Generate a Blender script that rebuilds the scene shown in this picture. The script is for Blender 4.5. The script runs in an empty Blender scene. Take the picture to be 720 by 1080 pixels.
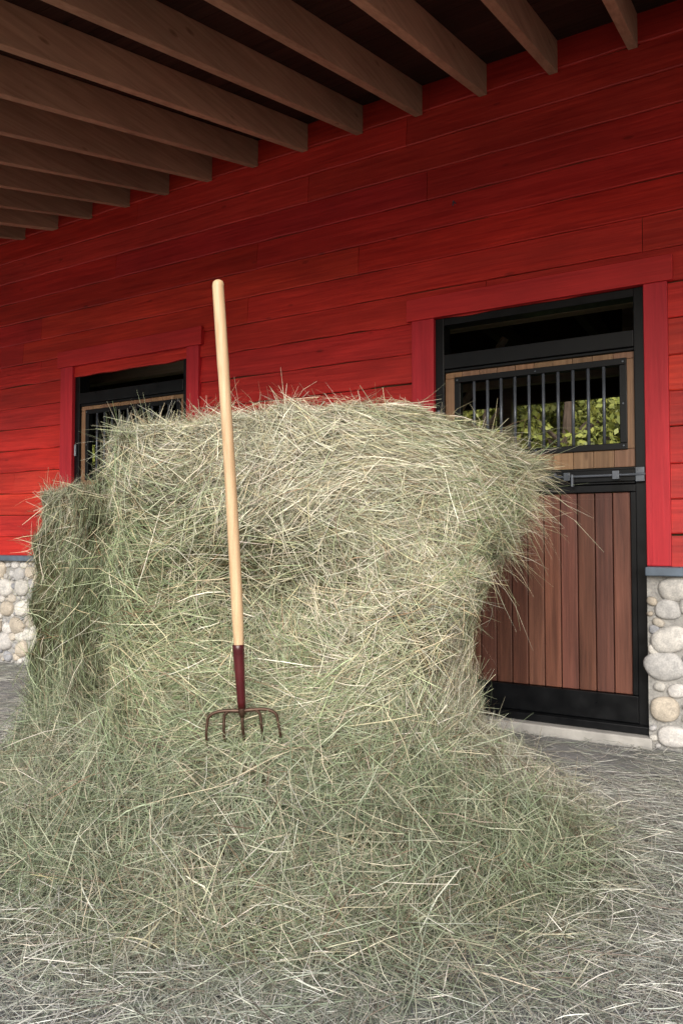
import bpy, math, random
import numpy as np
from mathutils import Vector
random.seed(7); rng=np.random.default_rng(11)
scene=bpy.context.scene
scene.view_settings.view_transform='Standard'
scene.view_settings.look='None'
scene.view_settings.exposure=0

# ------------------------------------------------------------------ helpers
YAW=math.radians(30.1); CAM=np.array([0.0,-4.4,1.13])
R2=np.array([math.cos(YAW),math.sin(YAW)]); F2=np.array([-math.sin(YAW),math.cos(YAW)])
def w2(a,b):
    return np.array([CAM[0]+a*R2[0]+b*F2[0], CAM[1]+a*R2[1]+b*F2[1]])
def link(o,parent=None):
    scene.collection.objects.link(o)
    if parent: o.parent=parent
    return o
def empty(name,parent=None):
    e=bpy.data.objects.new(name,None); e.empty_display_size=.2
    return link(e,parent)
class MB:
    def __init__(s): s.v=[];s.f=[];s.c=[]
    def box(s,x0,x1,y0,y1,z0,z1,c=(1,1,1)):
        n=len(s.v)
        s.v+=[(x0,y0,z0),(x1,y0,z0),(x1,y1,z0),(x0,y1,z0),(x0,y0,z1),(x1,y0,z1),(x1,y1,z1),(x0,y1,z1)]
        s.f+=[tuple(n+i for i in q) for q in [(0,3,2,1),(4,5,6,7),(0,1,5,4),(1,2,6,5),(2,3,7,6),(3,0,4,7)]]
        s.c+=[c]*8
    def tube(s,pts,rad,n=10,c=(1,1,1),cap=True):
        pts=[Vector(p) for p in pts]; base=len(s.v); m=len(pts)
        up=None
        for i,p in enumerate(pts):
            t=(pts[min(i+1,m-1)]-pts[max(i-1,0)]).normalized()
            if up is None:
                up=Vector((0,0,1)) if abs(t.z)<.9 else Vector((1,0,0))
            u=(up-t*up.dot(t)).normalized(); w=t.cross(u); up=u
            r=rad[i] if hasattr(rad,'__len__') else rad
            for k in range(n):
                a=2*math.pi*k/n
                s.v.append(tuple(p+u*(r*math.cos(a))+w*(r*math.sin(a)))); s.c.append(c)
        for i in range(m-1):
            for k in range(n):
                k2=(k+1)%n
                s.f.append((base+i*n+k,base+i*n+k2,base+(i+1)*n+k2,base+(i+1)*n+k))
        if cap:
            s.f.append(tuple(base+k for k in reversed(range(n))))
            s.f.append(tuple(base+(m-1)*n+k for k in range(n)))
    def obj(s,name,mat,parent=None,bevel=0,smooth=False):
        me=bpy.data.meshes.new(name); me.from_pydata(s.v,[],s.f); me.update()
        at=me.color_attributes.new('col','FLOAT_COLOR','POINT')
        at.data.foreach_set('color',np.array([list(c)+[1] for c in s.c],dtype=np.float32).ravel())
        me.materials.append(mat)
        if smooth: me.polygons.foreach_set('use_smooth',[True]*len(me.polygons))
        o=bpy.data.objects.new(name,me); link(o,parent)
        if bevel:
            b=o.modifiers.new('bevel','BEVEL'); b.width=bevel; b.segments=2; b.limit_method='ANGLE'
        return o
def npmesh(name,V,F,C,mat,parent=None,smooth=False):
    me=bpy.data.meshes.new(name); nf,k=F.shape
    me.vertices.add(len(V)); me.vertices.foreach_set('co',V.astype(np.float32).ravel())
    me.loops.add(nf*k); me.loops.foreach_set('vertex_index',F.astype(np.int32).ravel())
    me.polygons.add(nf); me.polygons.foreach_set('loop_start',np.arange(0,nf*k,k,dtype=np.int32))
    me.polygons.foreach_set('loop_total',np.full(nf,k,dtype=np.int32))
    if smooth: me.polygons.foreach_set('use_smooth',np.ones(nf,dtype=bool))
    me.update(calc_edges=True); me.validate()
    at=me.color_attributes.new('col','FLOAT_COLOR','POINT')
    C4=np.concatenate([C,np.ones((len(C),1))],1).astype(np.float32)
    at.data.foreach_set('color',C4.ravel())
    me.materials.append(mat)
    return link(bpy.data.objects.new(name,me),parent)
class SN:
    def __init__(s,freq,n=14,seed=0):
        r=np.random.default_rng(seed); s.k=r.normal(size=(n,3))*freq; s.p=r.uniform(0,6.28,n); s.n=n
    def __call__(s,P): return np.sin(P@s.k.T+s.p).sum(1)/math.sqrt(s.n/2)

# ------------------------------------------------------------------ materials
def newmat(name,rough=.6,spec=.3,metal=0):
    m=bpy.data.materials.new(name); m.use_nodes=True; nt=m.node_tree
    b=nt.nodes['Principled BSDF']; b.inputs['Roughness'].default_value=rough
    b.inputs['Metallic'].default_value=metal
    b.inputs['Specular IOR Level'].default_value=spec
    return m,nt,b
def N(nt,t,**k):
    n=nt.nodes.new(t)
    for a,v in k.items():
        if a in n.inputs: n.inputs[a].default_value=v
        else: setattr(n,a,v)
    return n
def noise(nt,scale,vec3,detail=5,rough=.55,dist=0):
    tc=N(nt,'ShaderNodeTexCoord'); mp=N(nt,'ShaderNodeMapping'); mp.inputs['Scale'].default_value=vec3
    nt.links.new(tc.outputs['Object'],mp.inputs['Vector'])
    n=N(nt,'ShaderNodeTexNoise'); n.inputs['Scale'].default_value=scale; n.inputs['Detail'].default_value=detail
    n.inputs['Roughness'].default_value=rough; n.inputs['Distortion'].default_value=dist
    nt.links.new(mp.outputs[0],n.inputs['Vector']); return n
def ramp(nt,src,stops):
    r=N(nt,'ShaderNodeValToRGB'); e=r.color_ramp.elements
    while len(e)<len(stops): e.new(.5)
    for i,(p,c) in enumerate(stops):
        e[i].position=p; e[i].color=(*c,1) if len(c)==3 else c
    nt.links.new(src,r.inputs[0]); return r
def mix(nt,a,b,fac=1.0,mode='MULTIPLY'):
    m=N(nt,'ShaderNodeMix'); m.data_type='RGBA'; m.blend_type=mode
    if isinstance(fac,(int,float)): m.inputs[0].default_value=fac
    else: nt.links.new(fac,m.inputs[0])
    for s,i in ((a,6),(b,7)):
        if isinstance(s,tuple): m.inputs[i].default_value=(*s,1)
        else: nt.links.new(s,m.inputs[i])
    return m.outputs[2]
def attr(nt):
    a=N(nt,'ShaderNodeAttribute'); a.attribute_name='col'; return a.outputs['Color']
def bump(nt,b,src,strength,dist=.01):
    bp=N(nt,'ShaderNodeBump'); bp.inputs['Strength'].default_value=strength; bp.inputs['Distance'].default_value=dist
    nt.links.new(src,bp.inputs['Height']); nt.links.new(bp.outputs[0],b.inputs['Normal'])
def wood(name,dark,light,axis,rough=.6,spec=.25,knots=True,fine=1.0,bstr=.35,blotch=(.72,1.1)):
    m,nt,b=newmat(name,rough,spec)
    st=[22*fine]*3; st[axis]=.9*fine
    n1=noise(nt,2.2,tuple(st),6,.6,.4)
    r=ramp(nt,n1.outputs[0],[(.28,dark),(.72,light)])
    c=r.outputs[0]
    lo=[1.6]*3; lo[axis]=.5
    n2=noise(nt,1.5,tuple(lo),6,.65)
    r2=ramp(nt,n2.outputs[0],[(.32,(blotch[0],)*3),(.68,(blotch[1],)*3)])
    c=mix(nt,c,r2.outputs[0])
    if knots:
        tc=N(nt,'ShaderNodeTexCoord'); mp=N(nt,'ShaderNodeMapping'); sc=[7.0]*3; sc[axis]=2.6
        mp.inputs['Scale'].default_value=sc; nt.links.new(tc.outputs['Object'],mp.inputs['Vector'])
        v=N(nt,'ShaderNodeTexVoronoi'); v.inputs['Scale'].default_value=1.0; v.inputs['Randomness'].default_value=1
        nt.links.new(mp.outputs[0],v.inputs['Vector'])
        rk=ramp(nt,v.outputs['Distance'],[(.0,(.35,.3,.3)),(.06,(.6,.55,.5)),(.10,(1,1,1))])
        c=mix(nt,c,rk.outputs[0],.8)
    c=mix(nt,c,attr(nt))
    nt.links.new(c,b.inputs['Base Color'])
    bump(nt,b,n1.outputs[0],bstr,.004)
    return m
M_red=wood('red_stained_siding',(.39,.012,.008),(.66,.038,.023),0,.52,.35,bstr=.55,blotch=(.68,1.12))
M_redtrim=wood('red_trim_paint',(.43,.016,.026),(.60,.030,.042),2,.55,.3,knots=False)
M_redtrimh=wood('red_trim_paint_h',(.43,.015,.017),(.60,.030,.028),0,.55,.3,knots=False)
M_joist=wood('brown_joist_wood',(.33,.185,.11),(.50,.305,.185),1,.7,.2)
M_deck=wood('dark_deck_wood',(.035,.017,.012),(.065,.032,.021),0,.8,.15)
M_doorlo=wood('door_wood_brown',(.075,.030,.020),(.175,.072,.047),2,.5,.3,blotch=(.65,1.15))
M_doorup=wood('door_wood_tan',(.19,.10,.052),(.36,.21,.12),2,.5,.35)
M_handle=wood('ash_handle',(.44,.28,.15),(.62,.44,.27),2,.45,.4,knots=False,fine=2,bstr=.1,blotch=(.8,1.08))
M_int=wood('interior_wood',(.05,.028,.016),(.11,.062,.034),0,.8,.1)
M_intl=wood('interior_beam',(.50,.35,.22),(.66,.50,.34),0,.7,.1)
def metal(name,col,rough,met=0.0,spec=.5):
    m,nt,b=newmat(name,rough,spec,met)
    n=noise(nt,9,(1,1,1),6)
    r=ramp(nt,n.outputs[0],[(.3,tuple(x*.75 for x in col)),(.7,tuple(x*1.25 for x in col))])
    nt.links.new(r.outputs[0],b.inputs['Base Color'])
    rr=ramp(nt,n.outputs[0],[(.3,(rough*.8,)*3),(.7,(min(1,rough*1.3),)*3)])
    nt.links.new(rr.outputs[0],b.inputs['Roughness']); return m
M_black=metal('black_powder_steel',(.0045,.005,.006),.34,0,.22)
M_bar=metal('galvanised_bar',(.12,.135,.16),.32,.35)
M_steel=metal('rusty_fork_steel',(.075,.042,.028),.45,.6)
M_ferr=metal('maroon_ferrule_paint',(.060,.006,.008),.3)
M_flash=metal('slate_flashing',(.10,.135,.18),.45)
M_slab=metal('concrete_sill',(.35,.34,.32),.85)
def hay_mat(name,k=1.0):
    m,nt,b=newmat(name,.5,.3)
    n=noise(nt,45,(1,1,1),2)
    r=ramp(nt,n.outputs[0],[(.3,(.78*k,)*3),(.7,(1.12*k,)*3)])
    c=mix(nt,attr(nt),r.outputs[0]); nt.links.new(c,b.inputs['Base Color'])
    return m
M_hay=hay_mat('hay_strand')
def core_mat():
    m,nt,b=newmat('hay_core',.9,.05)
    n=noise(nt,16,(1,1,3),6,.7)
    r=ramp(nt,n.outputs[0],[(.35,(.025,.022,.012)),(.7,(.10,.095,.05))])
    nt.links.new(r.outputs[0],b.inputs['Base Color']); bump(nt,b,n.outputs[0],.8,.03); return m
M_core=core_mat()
def rock_mat():
    m,nt,b=newmat('river_stone',.75,.25)
    n=noise(nt,24,(1,1,1),8,.65); n2=noise(nt,120,(1,1,1),3)
    r=ramp(nt,n.outputs[0],[(.3,(.68,.68,.68)),(.7,(1.15,1.13,1.1))])
    r2=ramp(nt,n2.outputs[0],[(.35,(.82,.82,.82)),(.6,(1.05,1.05,1.05))])
    c=mix(nt,mix(nt,attr(nt),r.outputs[0]),r2.outputs[0]); nt.links.new(c,b.inputs['Base Color'])
    bump(nt,b,n.outputs[0],.35,.01); return m
M_rock=rock_mat()
def mortar_mat():
    m,nt,b=newmat('mortar',.95,.1)
    n=noise(nt,40,(1,1,1),8,.7)
    r=ramp(nt,n.outputs[0],[(.3,(.25,.245,.235)),(.7,(.44,.43,.41))])
    nt.links.new(r.outputs[0],b.inputs['Base Color']); bump(nt,b,n.outputs[0],.7,.02); return m
M_mortar=mortar_mat()
def ground_mat():
    m,nt,b=newmat('ground_hay_dust',.95,.1)
    n=noise(nt,2.2,(1,1,1),8,.65); n2=noise(nt,60,(1,1,1),6,.75)
    r=ramp(nt,n.outputs[0],[(.3,(.22,.222,.225)),(.7,(.38,.38,.375))])
    r2=ramp(nt,n2.outputs[0],[(.3,(.55,.55,.55)),(.65,(1.12,1.12,1.12))])
    litter=mix(nt,r.outputs[0],r2.outputs[0])
    g=ramp(nt,n2.outputs[0],[(.3,(.45,.44,.41)),(.7,(.64,.62,.58))])
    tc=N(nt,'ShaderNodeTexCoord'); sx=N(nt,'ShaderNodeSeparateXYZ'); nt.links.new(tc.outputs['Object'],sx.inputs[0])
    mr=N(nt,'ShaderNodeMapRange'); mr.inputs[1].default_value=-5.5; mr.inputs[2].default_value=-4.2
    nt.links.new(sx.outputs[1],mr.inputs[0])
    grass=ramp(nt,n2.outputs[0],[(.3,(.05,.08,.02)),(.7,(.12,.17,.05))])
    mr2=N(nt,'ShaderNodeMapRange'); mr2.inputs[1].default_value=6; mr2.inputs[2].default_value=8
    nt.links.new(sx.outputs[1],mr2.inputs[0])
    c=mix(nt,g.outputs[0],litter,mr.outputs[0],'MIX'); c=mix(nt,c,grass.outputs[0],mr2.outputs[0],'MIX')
    nt.links.new(c,b.inputs['Base Color']); bump(nt,b,n2.outputs[0],.6,.02); return m
M_ground=ground_mat()
M_leaf=hay_mat('leaf'); M_bark=wood('bark',(.05,.035,.025),(.12,.09,.07),2,.9,.1,knots=False)

# ------------------------------------------------------------------ ground
g=MB(); S=300
g.v=[(-S,-S,0),(S,-S,0),(S,S,0),(-S,S,0)]; g.f=[(0,1,2,3)]; g.c=[(1,1,1)]*4
g.obj('ground',M_ground)

# ------------------------------------------------------------------ barn
barn=empty('red_barn')
XL,XR=-12.0,5.0; SL=math.tan(math.radians(15.2)); ZJ=3.93
OPEN=[(-5.25,-3.93),(-1.846,-0.579)]; ZOS=[2.64,2.55]; ZO=2.55; ZS=.95
def spans(z0,z1,pad=0):
    if z0>=ZO+.1: return [(XL,XR)]
    xs=[XL]
    for a,b in OPEN: xs+=[a-pad,b+pad]
    xs.append(XR); return [(xs[i],xs[i+1]) for i in range(0,len(xs),2)]
wb=MB()
for a,b in spans(0,1): wb.box(a,b,.0,.10,0.0,ZO)
wb.box(XL,OPEN[0][0],.0,.10,ZO+.0005,4.2); wb.box(OPEN[0][1],XR,.0,.10,ZO+.0005,4.2); wb.box(OPEN[0][0],OPEN[0][1],.0,.10,ZOS[0]+.0005,4.2)
wb.obj('wall_frame',M_int,barn)
sd=MB()
wn=SN(3.0,8,3)
z=ZS; course=.2; ci=0
while z<4.1:
    z1=z+course
    low=1.0 if z<2.6 else .4
    segs=spans(0,1,.01) if z<ZO else [(XL,XR)]
    for (a,b) in segs:
        x=a
        while x<b-.01:
            ln=random.uniform(2.2,4.8); xe=min(b,x+ln)
            if b-xe<.5: xe=b
            k=random.uniform(.82,1.12); cc=(k,k*random.uniform(.8,1.3),k*random.uniform(.8,1.3))
            t2=random.uniform(.013,.018)+.007*low; t1=random.uniform(.003,.006)
            nseg=max(1,int((xe-x-.003)/.08)); n0=len(sd.v)
            for i in range(nseg+1):
                xx=x+(xe-x-.003)*i/nseg
                w=float(wn(np.array([[xx*2.0,ci*7.3,1.0]]))[0])*.0038*low
                zb=z+w-.003
                sd.v+=[(xx,-.0005,z1-.006),(xx,-t1,z1-.006),(xx,-t2,zb+.006),(xx,-t2+.004,zb),(xx,-.0005,zb)]
                sd.c+=[cc]*5
            for i in range(nseg):
                p=n0+5*i; q=p+5
                for j in range(4): sd.f.append((p+j,q+j,q+j+1,p+j+1))
            sd.f.append(tuple(n0+j for j in range(5))); e=n0+5*nseg; sd.f.append(tuple(e+j for j in reversed(range(5))))
            x=xe
    z=z1; ci+=1
sd.obj('siding_boards',M_red,barn)
ew=MB()
for xx in (XL,XR-.1): ew.box(xx+.002,xx+.098,.101,5.0,0,4.6)
ew.obj('gable_walls',M_red,barn)
for (a,b),zt in zip(OPEN,ZOS):
    tr=MB()
    tr.box(a-.15,a+.004,-.045,-.0,ZS+.03,zt-.001); tr.box(b-.004,b+.12,-.045,-.0,ZS+.03,zt-.001)
    tr.obj('door_trim_sides',M_redtrim,barn,.004)
    t2=MB(); t2.box(a-.185,b+.15,-.052,-.0,zt,zt+.145); t2.obj('door_trim_header',M_redtrimh,barn,.004)
hk=MB(); hk.tube([(-1.70,-.012,3.28),(-1.70,-.05,3.28),(-1.70,-.055,3.25)],.004,8); hk.obj('wall_hook',M_bar,barn)
# roof
rf=MB()
def zroof(y): return ZJ+.20+SL*y
YR=2.4
ye=-3.25
def slab(mb,x0,x1,y0,y1,f,th):
    n=len(mb.v)
    for zz in (0,th):
        mb.v+=[(x0,y0,f(y0)+zz),(x1,y0,f(y0)+zz),(x1,y1,f(y1)+zz),(x0,y1,f(y1)+zz)]
    mb.c+=[(random.uniform(.8,1.15),)*3]*8
    mb.f+=[tuple(n+i for i in q) for q in [(0,3,2,1),(4,5,6,7),(0,1,5,4),(1,2,6,5),(2,3,7,6),(3,0,4,7)]]
y=ye
while y<YR:
    y2=min(YR,y+.14); slab(rf,XL-.4,XR+.4,y,y2-.004,zroof,.03); y=y2
fr=lambda y: zroof(YR)-SL*(y-YR)
slab(rf,XL-.4,XR+.4,YR,5.4,fr,.03)
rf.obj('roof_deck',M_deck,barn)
rc=MB(); slab(rc,XL-.5,XR+.5,ye-.05,YR,lambda y:zroof(y)+.035,.03); slab(rc,XL-.5,XR+.5,YR,5.5,lambda y:fr(y)+.035,.03)
rc.obj('roof_metal',M_flash,barn)
js=MB(); x=-.585+.4475*9
while x>XL:
    th=.052
    if abs(x+5.56)<.2: th=.085
    n=len(js.v); cc=(random.uniform(.85,1.12),)*3
    f0=lambda y: ZJ+SL*y
    for zz in (0,.198):
        js.v+=[(x-th,ye+.05,f0(ye+.05)+zz),(x,ye+.05,f0(ye+.05)+zz),(x,-.012,f0(-.012)+zz),(x-th,-.012,f0(-.012)+zz)]
    js.c+=[cc]*8
    js.f+=[tuple(n+i for i in q) for q in [(0,3,2,1),(4,5,6,7),(0,1,5,4),(1,2,6,5),(2,3,7,6),(3,0,4,7)]]
    x-=.4475+random.uniform(-.008,.008)
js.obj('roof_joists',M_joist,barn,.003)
ps=MB(); zb=ZJ+SL*(-3.2)
ps.box(XL,XR,-3.15,-3.03,zb-.15,zb-.002)
for xx in (XL+.2,-8.6,2.4,XR-.2): ps.box(xx-.07,xx+.07,-3.15+.002,-3.032,0,zb-.152)
ps.obj('porch_posts',M_joist,barn,.006)
# interior
it=MB()
it.box(XL+.1,XR-.1,4.6,4.7,0,1.25); it.box(XL+.1,XR-.1,4.6,4.7,2.80,4.12)
it.obj('rear_wall',M_int,barn)
il=MB()
x=XL+.5
while x<XR: il.box(x-.07,x+.07,4.50,4.599,0,4.0); x+=1.45
il.box(XL+.1,XR-.1,.9,1.0,2.74,2.84); il.box(XL+.1,XR-.1,3.2,3.3,2.75,2.85)
il.tube([(-3.2,2.6,1.7),(-2.2,2.6,3.1)],.04,4)
il.obj('interior_beams',M_intl,barn)
ip=MB()
for xx in (-6.9,-2.9,.45): 
    ip.box(xx-.03,xx+.03,.101,4.5,0,2.0)
x=XL+.6
while x<XR: 
    ip.box(x-.04,x+.04,.101,4.5,3.2,3.4); x+=.9
ip.obj('stall_partitions',M_int,barn)

# ------------------------------------------------------------------ stall doors
def stall_door(a,b,ZO):
    d=empty('stall_door',barn); dz=ZO-2.55
    fr=MB(); j=.062
    fr.box(a+.001,a+j,-.012,.10,0.02,ZO-.001); fr.box(b-j,b-.001,-.012,.10,0.02,ZO-.001)
    fr.box(a+j,b-j,-.010,.098,ZO-.05,ZO-.002)
    fr.box(a+j,b-j,-.016,.06,2.215+dz,2.31+dz)
    fr.box(a+j,b-j,-.004,.05,2.195+dz,2.213+dz)
    fr.box(a+j,b-j,-.020,.07,1.44,1.535)
    fr.box(a+j,b-j,-.006,.065,1.395,1.438)
    fr.box(a+j+.0005,a+j+.03,-.004,.065,.255,1.394); fr.box(b-j-.03,b-j-.0005,-.004,.065,.255,1.394)
    fr.box(a+j,b-j,-.015,.07,.105,.254)
    fr.box(a+.002,b-.002,-.075,.05,.062,.103)
    fr.box(b-.50,b-.03,-.034,-.0205,1.452,1.522)
    fr.obj('steel_frame',M_black,d,.004)
    sl=MB(); sl.box(a-.02,b+.02,-.13,.3,-.05,.058); sl.obj('sill',M_slab,d,.008)
    lo=MB(); x=a+j+.031; n=11; w=(b-j-.031-x)/n
    for i in range(n):
        k=random.uniform(.72,1.2); c=(k,k*random.uniform(.92,1.06),k*random.uniform(.9,1.08))
        lo.box(x+.0025,x+w-.0025,.012+random.uniform(0,.002),.045,.256,1.393,c); x+=w
    lo.obj('lower_boards',M_doorlo,d,.005)
    bk=MB(); bk.box(a+j,b-j,.046,.056,.256,1.393)
    bk.obj('lower_backing',M_black,d)
    wx0,wx1,wz0,wz1=a+.135,b-.108,1.64,2.155+dz
    up=MB(); x=a+j+.001; n=10; w=(b-j-.001-x)/n
    for i in range(n):
        k=random.uniform(.82,1.15); c=(k,k*random.uniform(.94,1.05),k*random.uniform(.9,1.05))
        xa,xb=x+.001,x+w-.001
        up.box(xa,xb,.010,.04,1.537,wz0-.0,c); up.box(xa,xb,.010,.04,wz1,2.193+dz,c)
        x+=w
    up.box(a+j+.001,wx0,.010,.04,wz0+.001,wz1-.001); up.box(wx1,b-j-.001,.010,.04,wz0+.001,wz1-.001)
    up.obj('upper_boards',M_doorup,d,.003)
    wf=MB(); t=.034
    wf.box(wx0-.006,wx1+.006,-.006,.045,wz1-t,wz1+.004); wf.box(wx0-.006,wx1+.006,-.006,.045,wz0-.004,wz0+t)
    wf.box(wx0-.006,wx0+t,-.005,.044,wz0+t,wz1-t); wf.box(wx1-t,wx1+.006,-.005,.044,wz0+t,wz1-t)
    wf.obj('window_frame',M_black,d,.003)
    br=MB()
    for i in range(10):
        xx=wx0+t+(wx1-wx0-2*t)*(i+1)/11
        br.tube([(xx,.010,wz0+t-.002),(xx,.010,wz1-t+.002)],.0095,10)
    br.obj('window_bars',M_bar,d,smooth=True)
    la=MB(); zc=1.488
    la.tube([(b-.62,-.048,zc),(b-.005,-.048,zc)],.008,10)
    for xx in (b-.58,b-.43,b-.16): la.box(xx-.018,xx+.018,-.058,-.0345,zc-.024,zc+.024)
    la.box(b-.40,b-.388,-.085,-.05,zc-.06,zc+.01)
    la.tube([(b-.50,-.05,zc),(b-.50,-.10,zc+.005),(b-.48,-.115,zc+.01)],[.008,.008,.011],8)
    la.box(b-.056,b-.010,-.05,-.0345,zc-.04,zc+.04)
    for zz in (1.9,.5,1.15): la.tube([(a+.03,-.024,zz-.05),(a+.03,-.024,zz+.05)],.012,10)
    for zz in (wz0+.017,wz1-.017,(wz0+wz1)/2):
        for xx in (wx0+.014,wx1-.014,(wx0+wx1)/2):
            if abs(xx-(wx0+wx1)/2)<.01 and abs(zz-(wz0+wz1)/2)<.01: continue
            la.tube([(xx,-.005,zz),(xx,-.011,zz)],.006,8)
    la.obj('latch_hardware',M_bar,d,.002)
for (a,b),zt in zip(OPEN,ZOS): stall_door(a,b,zt)

# ------------------------------------------------------------------ stone base
import bmesh
bm=bmesh.new(); bmesh.ops.create_icosphere(bm,subdivisions=3,radius=1)
IV=np.array([v.co[:] for v in bm.verts]); IF=np.array([[v.index for v in f.verts] for f in bm.faces]); bm.free()
mo=MB(); rocks=[]
pal=np.array([[.55,.54,.52],[.58,.57,.56],[.40,.40,.41],[.50,.45,.38],[.33,.34,.37],[.62,.61,.58],[.46,.46,.46],[.54,.50,.44]])
def pack(u0,u1,v0,v1,place):
    pts=[]
    area=(u1-u0)*(v1-v0)
    for rad,tries in ((.080,int(area*140)),(.062,int(area*300)),(.046,int(area*700)),(.03,int(area*1100)),(.018,int(area*900))):
        for _ in range(tries):
            r=rad*random.uniform(.85,1.15)
            if u1-u0<2*r*.8: continue
            u=random.uniform(u0+r*.8,u1-r*.8); v=random.uniform(v0+r*.7,v1-r*.7)
            if all(((u-p[0])/1.0)**2+((v-p[1])*1.15)**2>(r+p[2])**2*.90 for p in pts if abs(u-p[0])<.25): pts.append((u,v,r))
    for u,v,r in pts: place(u,v,r)
nz=SN(1.3,10,5)
def add_rock(cx,cy,cz,ax,r):
    s=np.array([r*random.uniform(.98,1.14)]*3); s[2]=r*random.uniform(.78,.95); s[ax]=max(.022,r*.5)
    P=IV.copy(); off=rng.uniform(-50,50,3)
    P=P*(1+.13*nz(P*1.0+off)[:,None]); 
    P=np.sign(P)*np.abs(P)**.82
    a=random.uniform(-.35,.35); ca,sa=math.cos(a),math.sin(a)
    o=[i for i in range(3) if i!=ax]
    P=P*s; q=P.copy(); P[:,o[0]]=ca*q[:,o[0]]-sa*q[:,o[1]]; P[:,o[1]]=sa*q[:,o[0]]+ca*q[:,o[1]]
    c=pal[random.randrange(len(pal))]*random.uniform(.8,1.15)
    rocks.append((P+np.array([cx,cy,cz]),np.tile(c,(len(P),1))))
for a,b in spans(0,1):
    mo.box(a,b,-.085,-.001,0,ZS-.022)
    pack(max(a,-9.5),min(b,3.0),.0,ZS-.02,lambda u,v,r: add_rock(u,-.088,v,1,r))
mo.obj('mortar',M_mortar,barn)
V=np.concatenate([r[0] for r in rocks]); C=np.concatenate([r[1] for r in rocks])
F=np.concatenate([IF+i*len(IV) for i in range(len(rocks))])
npmesh('stone_base',V,F,C,M_rock,barn,True)
cp=MB()
for a,b in spans(0,1): cp.box(a-.0,b+.0,-.155,-.002,ZS-.02,ZS+.028)
cp.obj('stone_cap_flashing',M_flash,barn,.006)

# ------------------------------------------------------------------ hay bale core
lev=[
(0.00,[(-.98,2.26),(-.4,2.00),(.2,2.08),(.86,2.56),(.86,3.7),(-.2,4.1),(-1.5,3.75),(-1.42,2.95),(-1.28,2.62),(-1.12,2.5)]),
(0.12,[(-.88,2.33),(-.4,2.09),(.18,2.16),(.66,2.56),(.68,3.7),(-.2,4.0),(-1.41,3.65),(-1.30,3.0),(-1.14,2.74),(-.98,2.66)]),
(0.30,[(-.80,2.46),(-.38,2.27),(.14,2.32),(.45,2.62),(.54,3.65),(-.2,3.9),(-1.37,3.55),(-1.22,3.10),(-1.09,2.96),(-.88,2.92)]),
(0.56,[(-.78,2.55),(-.37,2.49),(.10,2.52),(.39,2.70),(.52,3.62),(-.2,3.85),(-1.36,3.48),(-1.20,3.18),(-1.10,3.05),(-.87,3.06)]),
(0.90,[(-.78,2.58),(-.37,2.60),(.15,2.63),(.47,2.76),(.58,3.58),(-.2,3.8),(-1.36,3.43),(-1.20,3.18),(-1.11,3.06),(-.87,3.09)]),
(1.20,[(-.78,2.58),(-.37,2.61),(.2,2.66),(.59,2.80),(.68,3.58),(-.2,3.8),(-1.35,3.43),(-1.19,3.18),(-1.10,3.05),(-.87,3.09)]),
(1.38,[(-.79,2.58),(-.37,2.62),(.2,2.67),(.68,2.84),(.76,3.58),(-.2,3.8),(-1.34,3.43),(-1.18,3.18),(-1.09,3.05),(-.87,3.09)]),
(1.53,[(-.79,2.59),(-.37,2.63),(.2,2.68),(.71,2.87),(.78,3.56),(-.2,3.78),(-1.33,3.42),(-1.17,3.18),(-1.08,3.06),(-.87,3.09)]),
(1.59,[(-.77,2.63),(-.36,2.66),(.19,2.71),(.69,2.91),(.75,3.52),(-.2,3.72),(-1.29,3.40),(-1.13,3.18),(-1.04,3.08),(-.86,3.10)]),
(1.615,[(-.65,2.80),(-.32,2.80),(.14,2.85),(.54,3.02),(.58,3.40),(-.2,3.52),(-1.04,3.30),(-.94,3.17),(-.86,3.10),(-.76,3.08)]),
(1.625,[(-.25,3.08),(-.2,3.08),(-.1,3.08),(-.05,3.1),(-.05,3.14),(-.2,3.16),(-.3,3.14),(-.3,3.12),(-.29,3.10),(-.28,3.09)]),
]
NA=190
def closed_cr(P,n):
    P=np.array(P); m=len(P); t=np.linspace(0,m,n,endpoint=False); i=t.astype(int); f=(t-i)[:,None]
    p0,p1,p2,p3=P[(i-1)%m],P[i%m],P[(i+1)%m],P[(i+2)%m]
    return .5*(2*p1+(p2-p0)*f+(2*p0-5*p1+4*p2-p3)*f**2+(3*p1-p0-3*p2+p3)*f**3)
rings=np.array([closed_cr(l[1],NA) for l in lev]); zs=np.array([l[0] for l in lev])
tt=np.linspace(0,len(lev)-1,110)
i=np.minimum(tt.astype(int),len(lev)-2); f=tt-i
def g(a,k): return a[np.clip(k,0,len(lev)-1)]
def cr(a,shape):
    p0,p1,p2,p3=g(a,i-1),g(a,i),g(a,i+1),g(a,i+2); ff=f.reshape(shape)
    return .5*(2*p1+(p2-p0)*ff+(2*p0-5*p1+4*p2-p3)*ff**2+(3*p1-p0-3*p2+p3)*ff**3)
RG=cr(rings,(-1,1,1)); ZZ=cr(zs,(-1,))
NL=len(tt)
A=RG[:,:,0]; B=RG[:,:,1]; Z=np.repeat(ZZ[:,None],NA,1)
def sst(x,a,b):
    t=np.clip((x-a)/(b-a),0,1); return t*t*(3-2*t)
zf=1-.08*sst(A,.1,.85)-.045*sst(-A,.25,.8)-.10*sst(-A,.82,1.05)
Z=Z*np.where(Z>.6,1-(1-zf)*sst(Z,.6,1.4),1)
WX=CAM[0]+A*R2[0]+B*F2[0]; WY=CAM[1]+A*R2[1]+B*F2[1]
V=np.stack([WX,WY,Z],-1).reshape(-1,3)
ii,jj=np.meshgrid(np.arange(NL-1),np.arange(NA),indexing='ij')
F=np.stack([ii*NA+jj,ii*NA+(jj+1)%NA,(ii+1)*NA+(jj+1)%NA,(ii+1)*NA+jj],-1).reshape(-1,4)
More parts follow.
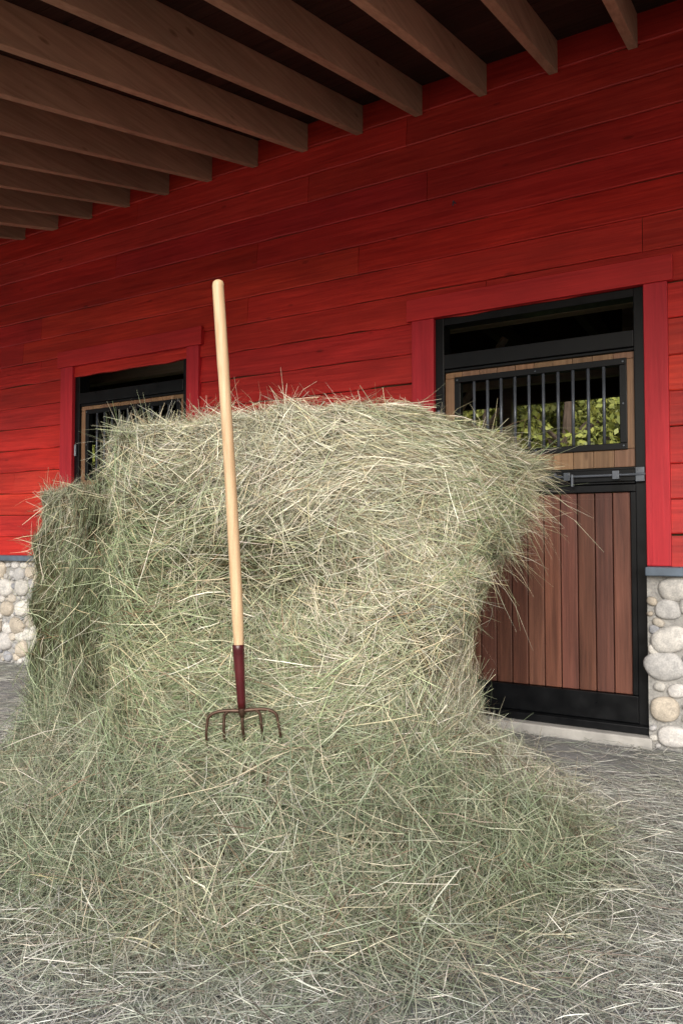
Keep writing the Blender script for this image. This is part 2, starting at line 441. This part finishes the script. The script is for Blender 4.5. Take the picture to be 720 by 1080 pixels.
def vnormals(V,F):
    n=np.cross(V[F[:,2]]-V[F[:,0]],V[F[:,3]]-V[F[:,1]]); vn=np.zeros_like(V)
    for k in range(4): np.add.at(vn,F[:,k],n)
    return vn/np.maximum(1e-9,np.linalg.norm(vn,axis=1,keepdims=True))
VN=vnormals(V,F)
cen=V.mean(0)
if ((V-cen)*VN).sum(1).mean()<0: F=F[:,::-1]; VN=-VN
n1=SN(4.5,16,21); n2=SN(13,18,22); n3=SN(32,18,23)
lowv=1-sst(V[:,2],.15,.7)
disp=-.026+.006*n1(V)+(.011+.019*lowv)*n2(V)+(.009+.008*lowv)*n3(V)
V=V+VN*disp[:,None]; V[:,2]=np.maximum(V[:,2],-.02)
VN=vnormals(V,F)
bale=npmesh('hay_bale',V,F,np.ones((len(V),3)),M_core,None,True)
fa=np.linalg.norm(np.cross(V[F[:,2]]-V[F[:,0]],V[F[:,3]]-V[F[:,1]]),axis=1)*.5
fc=V[F].mean(1)
def sample(n,weight=None):
    w=fa*(1 if weight is None else weight); w=w/w.sum()
    idx=rng.choice(len(F),n,p=w); u=rng.random((n,1)); v=rng.random((n,1)); q=F[idx]
    P=(V[q[:,0]]*(1-u)+V[q[:,1]]*u)*(1-v)+(V[q[:,3]]*(1-u)+V[q[:,2]]*u)*v
    Nn=(VN[q[:,0]]*(1-u)+VN[q[:,1]]*u)*(1-v)+(VN[q[:,3]]*(1-u)+VN[q[:,2]]*u)*v
    return P,Nn/np.linalg.norm(Nn,axis=1,keepdims=True)
def norm(a): return a/np.maximum(1e-9,np.linalg.norm(a,axis=1,keepdims=True))
STRAW=np.array([.64,.57,.36]); PALE=np.array([.78,.74,.57]); GREEN=np.array([.27,.34,.165]); SAGE=np.array([.46,.50,.31]); BROWN=np.array([.27,.18,.10])
def hay_colors(n,gfac,bright=1.0,grey=0.0,lo=.45):
    r=rng.random(n)+gfac*.22
    c=np.where((r<.24)[:,None],PALE,np.where((r<.45)[:,None],STRAW,np.where((r<.78)[:,None],SAGE,GREEN)))
    br=rng.random(n)<.07; c=np.where(br[:,None],BROWN,c)
    c=c*rng.uniform(lo,1.12,(n,1))*rng.uniform(.93,1.07,(n,3))
    grey=np.broadcast_to(np.asarray(grey,float).reshape(-1,1),(n,1))
    m=c.mean(1,keepdims=True); c=c*(1-grey)+m*np.array([.95,1.0,1.05])*grey
    bright=np.asarray(bright,float).reshape(-1,1)
    return np.clip(c*bright,0,.85)
def strands(name,P,T,Nn,L,W,off,c1,c2,droop,phi,col,mat,parent=None,seg=3,root=False,zmin=.004):
    n=len(P); s=np.linspace(0,1,seg+1) if root else np.linspace(-.5,.5,seg+1)
    T=norm(T); Bn=norm(np.cross(Nn,T)); s1=s[None,:,None]
    kink=rng.normal(0,1,(n,1,1))*.14
    q=P[:,None]+T[:,None]*(s1*L[:,None,None])+Nn[:,None]*(off[:,None,None]+c1[:,None,None]*s1**2*L[:,None,None])\
      +Bn[:,None]*((c2[:,None,None]*s1**2+kink*s1**3*2)*L[:,None,None])
    q[:,:,2]-=droop[:,None]*(s[None]**2)*L[:,None]
    lowz=zmin+rng.random((n,1))*.02
    q[:,:,2]=np.maximum(q[:,:,2],lowz)
    wd=Bn*np.cos(phi)[:,None]+Nn*np.sin(phi)[:,None]
    tp=np.array([.6,1,.95,.35])
    h=wd[:,None]*(W[:,None,None]*.5*tp[None,:,None])
    VV=np.stack([q-h,q+h],2).reshape(-1,3)
    base=(np.arange(n)*(2*(seg+1)))[:,None]+np.arange(seg)[None]*2
    FF=np.stack([base,base+1,base+3,base+2],-1).reshape(-1,4)
    CC=np.repeat(col,2*(seg+1),0)
    return npmesh(name,VV,FF,CC,mat,parent)
def cam_ab(P):
    d=P[:,:2]-CAM[:2]; return d@R2,d@F2
gn=SN(3.2,12,31); dn=SN(5.0,12,33); gn2=SN(11,12,34)
fa_,fb_=cam_ab(fc)
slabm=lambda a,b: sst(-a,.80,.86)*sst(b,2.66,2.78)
facing=np.where(fb_<3.45,1.0,.3)*(1-.35*(1-sst(fc[:,2],.15,.7)))
n=200000
P,Nn=sample(n,facing)
a_,b_=cam_ab(P)
U=np.array([0,0,1.0])-Nn*Nn[:,2:3]; flat=np.linalg.norm(U,axis=1)<.25
U=np.where(flat[:,None],np.array([F2[0],F2[1],0.]),U); U=norm(U); Hh=norm(np.cross(Nn,U))
ang=rng.normal(0,.75,n)+.6*dn(P)
vert=sst(-a_,.45,.85)
ang=ang*(1-.6*vert)+vert*1.5
topm=sst(P[:,2],1.26,1.40)*sst(a_,-.3,.2)
ang=ang*(1-.65*topm)
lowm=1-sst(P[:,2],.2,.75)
ang=ang*(1-.5*lowm)+lowm*rng.normal(0,1.1,n)-lowm*.4
T=Hh*np.cos(ang)[:,None]+U*np.sin(ang)[:,None]+Nn*(rng.normal(0,1,n)*(.09+.24*lowm))[:,None]
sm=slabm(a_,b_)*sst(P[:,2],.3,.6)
L=np.clip(rng.lognormal(-2.08,.5,n)*(1+.45*lowm)*(1-.35*sm),.035,.42); W=np.clip(rng.lognormal(-6.5,.38,n)*(1+.2*lowm),.0008,.0040)
off=(rng.gamma(1.5,.0075,n)-.008+.008*gn2(P))*(1-.5*sm)+lowm*rng.gamma(1.2,.020,n)
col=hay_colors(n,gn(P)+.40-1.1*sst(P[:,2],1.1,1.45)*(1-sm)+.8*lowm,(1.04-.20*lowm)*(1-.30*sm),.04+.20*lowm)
crevice_shade=np.clip(.66+off*17,.48,1.0)  # crevice shade painted into strand colour, darker the deeper a strand sits
col=col*crevice_shade[:,None]
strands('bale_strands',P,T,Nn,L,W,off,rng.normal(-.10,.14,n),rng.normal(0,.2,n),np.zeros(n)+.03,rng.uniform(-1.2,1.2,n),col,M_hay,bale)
n=9000
P,Nn=sample(n,facing*(1-.6*slabm(fa_,fb_))); U=norm(np.array([0,0,1.0])-Nn*Nn[:,2:3]+1e-4); Hh=norm(np.cross(Nn,U)); ang=rng.normal(0,1.0,n)
T=Hh*np.cos(ang)[:,None]+U*np.sin(ang)[:,None]+Nn*rng.normal(.0,.12,n)[:,None]
L=rng.uniform(.10,.32,n); W=rng.uniform(.0012,.0026,n)
strands('bale_stems',P,T,Nn,L,W,rng.uniform(.003,.022,n),rng.normal(-.12,.1,n),rng.normal(0,.1,n),np.zeros(n)+.05,rng.uniform(-1,1,n),hay_colors(n,gn(P)*.6-.6,1.0),M_hay,bale)
fz=fc[:,2]
wfly=.25+2.6*sst(fz,1.3,1.5)+5*sst(fa_,.35,.65)*sst(fz,.95,1.15)+1.4*sst(-fa_,1.0,1.25)+7*np.exp(-((fa_+.18)/.13)**2)*sst(fz,1.5,1.58)*(fb_<3.2)
n=10000
P,Nn=sample(n,wfly); a_,b_=cam_ab(P)
rd=rng.normal(0,1,(n,3)); rd=rd-Nn*(rd*Nn).sum(1,keepdims=True); rd=norm(rd)
right=np.array([R2[0],R2[1],0]); 
T=norm(Nn*rng.uniform(.05,.75,n)[:,None]+rd*rng.uniform(.5,1.2,n)[:,None]+right*(sst(a_,.2,.7)*.9)[:,None]+np.array([0,0,.15])*sst(P[:,2],1.3,1.5)[:,None])
L=rng.gamma(2.5,.029,n)+.03
strands('bale_flyaways',P,T,norm(Nn+.01),L,rng.uniform(.0008,.0019,n),np.zeros(n)-.01,rng.normal(0,.15,n),rng.normal(0,.25,n),rng.uniform(.05,.5,n),rng.uniform(-1.3,1.3,n),hay_colors(n,-.8*np.ones(n),1.0),M_hay,bale,root=True)

# ------------------------------------------------------------------ loose hay on ground
n=165000
b_=rng.uniform(0,1,n)**1.15*5.6+1.35; a_=rng.uniform(-.72,.72,n)*b_+rng.normal(0,.1,n)
X=CAM[0]+a_*R2[0]+b_*F2[0]; Y=CAM[1]+a_*R2[1]+b_*F2[1]
P=np.stack([X,Y,np.zeros(n)],1)
dist=np.sqrt(((a_+.1)/1.10)**2+((b_-2.85)/.90)**2)+.08*dn(P)
near=1-sst(dist,.88,1.3); far=sst(dist,1.1,1.8)
keep=(Y<-.14)&(rng.random(n)<np.clip(1.0+.35*dn(P)-.50*far,.16,1))
P=P[keep]; b_=b_[keep]; a_=a_[keep]; near=near[keep]; far=far[keep]; n=len(P)
hgt=.008+.008*np.clip(dn(P)+.4,0,3)+.07*near*np.clip(gn2(P)*.6+.5,0,2)
tilt=.10+.28*near
Nn=norm(np.stack([rng.normal(0,1,n)*tilt,rng.normal(0,1,n)*tilt,np.ones(n)],1))
an=rng.uniform(0,6.283,n); T=np.stack([np.cos(an),np.sin(an),rng.normal(0,.06,n)],1)
T=T-Nn*(T*Nn).sum(1,keepdims=True)
L=np.clip(rng.lognormal(-2.2,.55,n)*(1+.4*near),.025,.38); W=np.clip(rng.lognormal(-6.45,.35,n)*(1+.2*near),.0009,.0034)
col=hay_colors(n,.6*gn(P)-.4+1.0*near,1.02-.14*near,.55-.30*near,.45)
strands('loose_hay',P,T,Nn,L,W,hgt*rng.uniform(.1,1.6,n),rng.normal(-.02,.08,n),rng.normal(0,.22,n),np.zeros(n),rng.uniform(-.8,.8,n),col,M_hay)
n=20000
P=np.stack([rng.uniform(-10,3.5,n),rng.uniform(-6.5,-.15,n),np.zeros(n)],1); Nn=np.tile([0,0,1.],(n,1))
an=rng.uniform(0,6.283,n); T=np.stack([np.cos(an),np.sin(an),np.zeros(n)],1)
strands('loose_hay_litter',P,T,Nn,rng.uniform(.05,.25,n),rng.uniform(.0012,.003,n),rng.uniform(.002,.02,n),rng.normal(-.02,.05,n),rng.normal(0,.2,n),np.zeros(n),rng.uniform(-.6,.6,n),hay_colors(n,-.4*np.ones(n),1,.5),M_hay,bpy.data.objects['loose_hay'])

# ------------------------------------------------------------------ pitchfork
pf=empty('pitchfork')
def w3(a,b,z): q=w2(a,b); return Vector((q[0],q[1],z))
bot=w3(-.322,2.40,.583); top=w3(-.393,2.32,1.955)
ax=(top-bot).normalized(); right3=Vector((R2[0],R2[1],0)); sd_=(right3-ax*right3.dot(ax)).normalized(); fw=ax.cross(sd_)
if fw.dot(Vector((F2[0],F2[1],0)))<0: fw=-fw
Lh=(top-bot).length
h=MB(); pts=[];rad=[]
for s in np.linspace(.17,Lh-.02,30):
    pts.append(bot+ax*float(s)+sd_*(.004*math.sin(s*2.6))); rad.append(.0180+.0010*math.sin(s*3)+(.0012 if s>Lh-.3 else 0)-(.003 if s<.3 else 0)*(1-(s-.17)/.13))
for s,r in ((Lh-.012,.0180),(Lh-.005,.015),(Lh-.001,.009),(Lh,.003)): pts.append(bot+ax*s); rad.append(r)
h.tube(pts,rad,20); h.obj('handle',M_handle,pf,smooth=True)
fe=MB(); fe.tube([bot+ax*s for s in (.0,.02,.06,.12,.19,.205,.207)],[.0125,.0135,.0145,.0165,.0190,.0193,.0175],18); fe.obj('ferrule',M_ferr,pf,smooth=True)
ti=MB()
def bez(p0,p1,p2,p3,n=14):
    return [((1-t)**3)*p0+3*((1-t)**2)*t*p1+3*(1-t)*t*t*p2+t**3*p3 for t in [i/(n-1) for i in range(n)]]
ti.tube([bot+ax*.03,bot-ax*.012,bot-ax*.03],[.013,.012,.008],12)
for lat in (-.116,-.06,0,.06,.116):
    o=bot-ax*.012
    sh=o+sd_*lat*.98-ax*(.012+.020*abs(lat)/.125)
    tip=o+sd_*lat*1.02-ax*.24+fw*.19
    mid=o+sd_*lat*1.04-ax*.125-fw*.0
    P1=bez(o,o+sd_*lat*.6+ax*.012,o+sd_*lat*.98+ax*.004,sh,10) if lat else [o,sh]
    P2=bez(sh,sh-ax*.05-fw*.012+sd_*lat*.08,mid,tip,14)
    pts=P1+P2[1:]; m=len(pts)
    ti.tube(pts,[.0062-.0032*i/(m-1) for i in range(m)],10)
ti.obj('tines',M_steel,pf,smooth=True)

# ------------------------------------------------------------------ trees behind barn
def tree_mesh(seed):
    r=np.random.default_rng(seed); t=MB()
    t.tube([(0,0,0),(.1,0,1.5),(0,.1,3.2),(.15,0,5.5)],[.22,.17,.13,.05],8)
    cl=[]
    for k in range(14):
        a=r.uniform(0,6.28); z0=r.uniform(1.2,4.6); rr=r.uniform(.9,2.1)
        e=(rr*math.cos(a),rr*math.sin(a),z0+r.uniform(.4,1.3))
        t.tube([(0,0,z0),(e[0]*.5,e[1]*.5,z0+.5),e],[.07,.045,.02],6); cl.append((e,r.uniform(.6,1.05)))
    cl.append(((0,0,6),.9))
    vs=[];cs=[]
    for e,rad in cl:
        m=520; d=r.normal(size=(m,3)); d/=np.linalg.norm(d,axis=1,keepdims=True); p=np.array(e)+d*(rad*r.uniform(.45,1.05,(m,1)))*np.array([1,1,.8])
        u=r.normal(size=(m,3)); u/=np.linalg.norm(u,axis=1,keepdims=True); w=np.cross(u,d); w/=np.linalg.norm(w,axis=1,keepdims=True)
        s=r.uniform(.05,.11,(m,1))
        vs.append(np.stack([p-u*s,p+w*s*.6,p+u*s,p-w*s*.6],1).reshape(-1,3))
        c=np.array([.20,.23,.06])*r.uniform(.5,1.5,(m,1))*r.uniform(.75,1.2)+np.array([.07,.05,0])*r.uniform(0,1,(m,1))
        cs.append(np.repeat(c,4,0))
    lv=np.concatenate(vs); lc=np.concatenate(cs); lf=np.arange(len(lv)).reshape(-1,4)
    return t,lv,lf,lc
protos=[tree_mesh(s) for s in (1,2,3)]
pm=[]
for k,(t,lv,lf,lc) in enumerate(protos):
    t_o=t.obj('trunk_src',M_bark,None); l_o=npmesh('crown_src',lv,lf,lc,M_leaf)
    pm.append((t_o.data,l_o.data)); bpy.data.objects.remove(t_o); bpy.data.objects.remove(l_o)
i=0
for y0,y1,s0,s1,st in ((12,17,.85,1.2,2.1),(20,25,1.2,1.7,2.4),(28,34,1.6,2.2,3.0)):
    tx=-30-y0
    while tx<6:
        e=empty('leafy_tree'); e.location=(tx,random.uniform(y0,y1),0); e.rotation_euler=(0,0,random.uniform(0,6)); s=random.uniform(s0,s1); e.scale=(s,s,s)
        td,ld=pm[i%3]
        for nm,dd in (('trunk',td),('crown',ld)): link(bpy.data.objects.new(nm,dd),e)
        tx+=st*random.uniform(.75,1.25); i+=1

# ------------------------------------------------------------------ light
sun_dir=Vector((.42,-1.0,.0)).normalized()
el=math.radians(28)
to=Vector((sun_dir.x*math.cos(el),sun_dir.y*math.cos(el),math.sin(el)))
sd=bpy.data.lights.new('sun','SUN'); sd.energy=4.8; sd.angle=math.radians(50); sd.color=(1,.975,.94)
so=bpy.data.objects.new('sun',sd); link(so); so.rotation_euler=to.to_track_quat('Z','Y').to_euler()
w=bpy.data.worlds.new('World'); scene.world=w; w.use_nodes=True; nt=w.node_tree
sk=nt.nodes.new('ShaderNodeTexSky'); sk.sky_type='NISHITA'; sk.sun_disc=False; sk.sun_elevation=el
sk.sun_rotation=math.atan2(to.x,to.y); sk.dust_density=2.5; sk.air_density=1.0; sk.ozone_density=1.0
nt.links.new(sk.outputs[0],nt.nodes['Background'].inputs[0]); nt.nodes['Background'].inputs[1].default_value=.15

# ------------------------------------------------------------------ camera
cd=bpy.data.cameras.new('camera'); cd.sensor_fit='VERTICAL'; cd.sensor_height=36; cd.lens=776/1080*36; cd.clip_end=1000; cd.clip_start=.05
co=bpy.data.objects.new('camera',cd); link(co); co.location=Vector(CAM)
co.rotation_euler=(math.radians(90+2.07),0,YAW)
scene.camera=co
